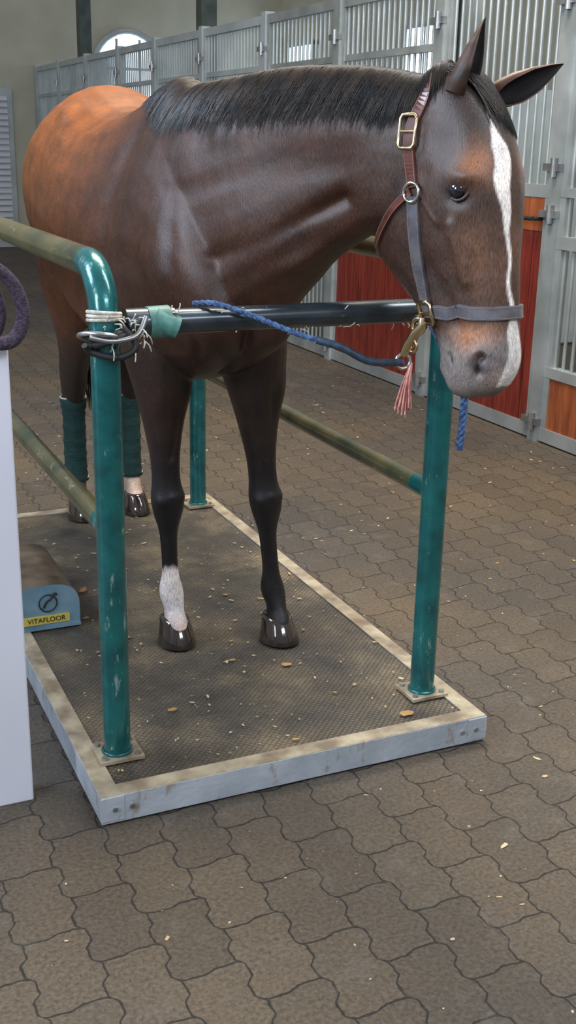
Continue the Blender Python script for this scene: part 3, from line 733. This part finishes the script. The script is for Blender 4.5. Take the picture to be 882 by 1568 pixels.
# ------------------------------------------------------------------ debris
def chips(name,n,region,z,m,smin,smax,long=1.8):
    b=MB()
    for k in range(n):
        x,y=region(); s=rng.uniform(smin,smax)*(rng.uniform()**1.5+.4); a=rng.uniform(0,6.28); lg=rng.uniform(1,long)
        pts=[]
        for j in range(6):
            t=j*math.pi/3; r=s*rng.uniform(.6,1.1); px,py=r*lg*math.cos(t),r*math.sin(t)
            pts.append((x+px*math.cos(a)-py*math.sin(a),y+px*math.sin(a)+py*math.cos(a),z+.001+rng.uniform(0,s*.3)))
        b.add(pts,[tuple(range(6))],m)
    b.obj(name)
def rfloor():
    while True:
        x=rng.uniform(-1.2,3.3); y=rng.uniform(-1.6,6)
        if not(-.1<x<W+.05 and -.05<y<Ln+.05) and not (x<-.05 and 0<y<.4): return x,y
chips('straw_chips',1300,rfloor,0,M_straw,.0013,.0065,3.0)
def rpl():
    while True:
        x,y=rng.uniform(.06,W-.06),rng.uniform(.06,Ln-.1)
        if (x<.24 and 1.0<y<1.55) or any(abs(x-a)<.07 and abs(y-c)<.07 for a in(ox,W-ox) for c in(oy,by)) or math.hypot(x-.478,y-.81)<.1 or math.hypot(x-.8,y-.71)<.1: continue
        return x,y
chips('wood_shavings',420,rpl,T,M_straw,.0012,.0045,3)
chips('dry_leaves',32,rpl,T,M_leaf,.004,.013,2)

# ------------------------------------------------------------------ light & camera
wd=bpy.data.worlds.new('World'); bpy.context.scene.world=wd; wd.use_nodes=True
bg=wd.node_tree.nodes['Background']; bg.inputs[0].default_value=(.92,.94,1,1); bg.inputs[1].default_value=.38
def area(name,loc,tgt,sx,sy,e,c):
    l=bpy.data.lights.new(name,'AREA'); l.shape='RECTANGLE'; l.size=sx; l.size_y=sy; l.energy=e; l.color=c
    o=bpy.data.objects.new(name,l); o.location=loc; o.rotation_euler=(Vector(tgt)-Vector(loc)).to_track_quat('-Z','Y').to_euler(); bpy.context.collection.objects.link(o)
area('skylight_warm',(1.6,2.4,5.2),(1.2,1.6,.5),2.4,1.4,300,(1,.89,.71))
area('side_window_light',(-3.2,1.6,4.1),(.7,.3,1.5),2.2,1.3,190,(.68,.81,1))
area('doorway_light',(-3.8,-1.6,3.0),(.6,.5,1.2),1.2,1.6,150,(.78,.88,1))
area('overhead_lamp',(2.6,-.5,4.6),(1.2,.6,.8),.8,2.6,120,(.94,.95,1))
area('window_light',(1.2,-3.5,3.6),(1.0,0,1.2),2.0,.5,70,(.76,.87,1))
cam=bpy.data.cameras.new('Camera'); co_=bpy.data.objects.new('Camera',cam); bpy.context.collection.objects.link(co_)
yaw,pitch,roll=.4309,.3173,.0215
f=V3(math.sin(yaw)*math.cos(pitch),math.cos(yaw)*math.cos(pitch),-math.sin(pitch)); r=V3(math.cos(yaw),-math.sin(yaw),0); u=np.cross(r,f)
c,s=math.cos(roll),math.sin(roll); r2=c*r+s*u; u2=-s*r+c*u
mw=Matrix(((r2[0],u2[0],-f[0],-.6097),(r2[1],u2[1],-f[1],-2.4074),(r2[2],u2[2],-f[2],1.65),(0,0,0,1)))
co_.matrix_world=mw; cam.sensor_fit='VERTICAL'; cam.sensor_height=36; cam.sensor_width=36*1152/2048; cam.lens=1721.7/1568*36; cam.clip_start=.05
bpy.context.scene.camera=co_
bpy.context.scene.view_settings.view_transform='Standard'
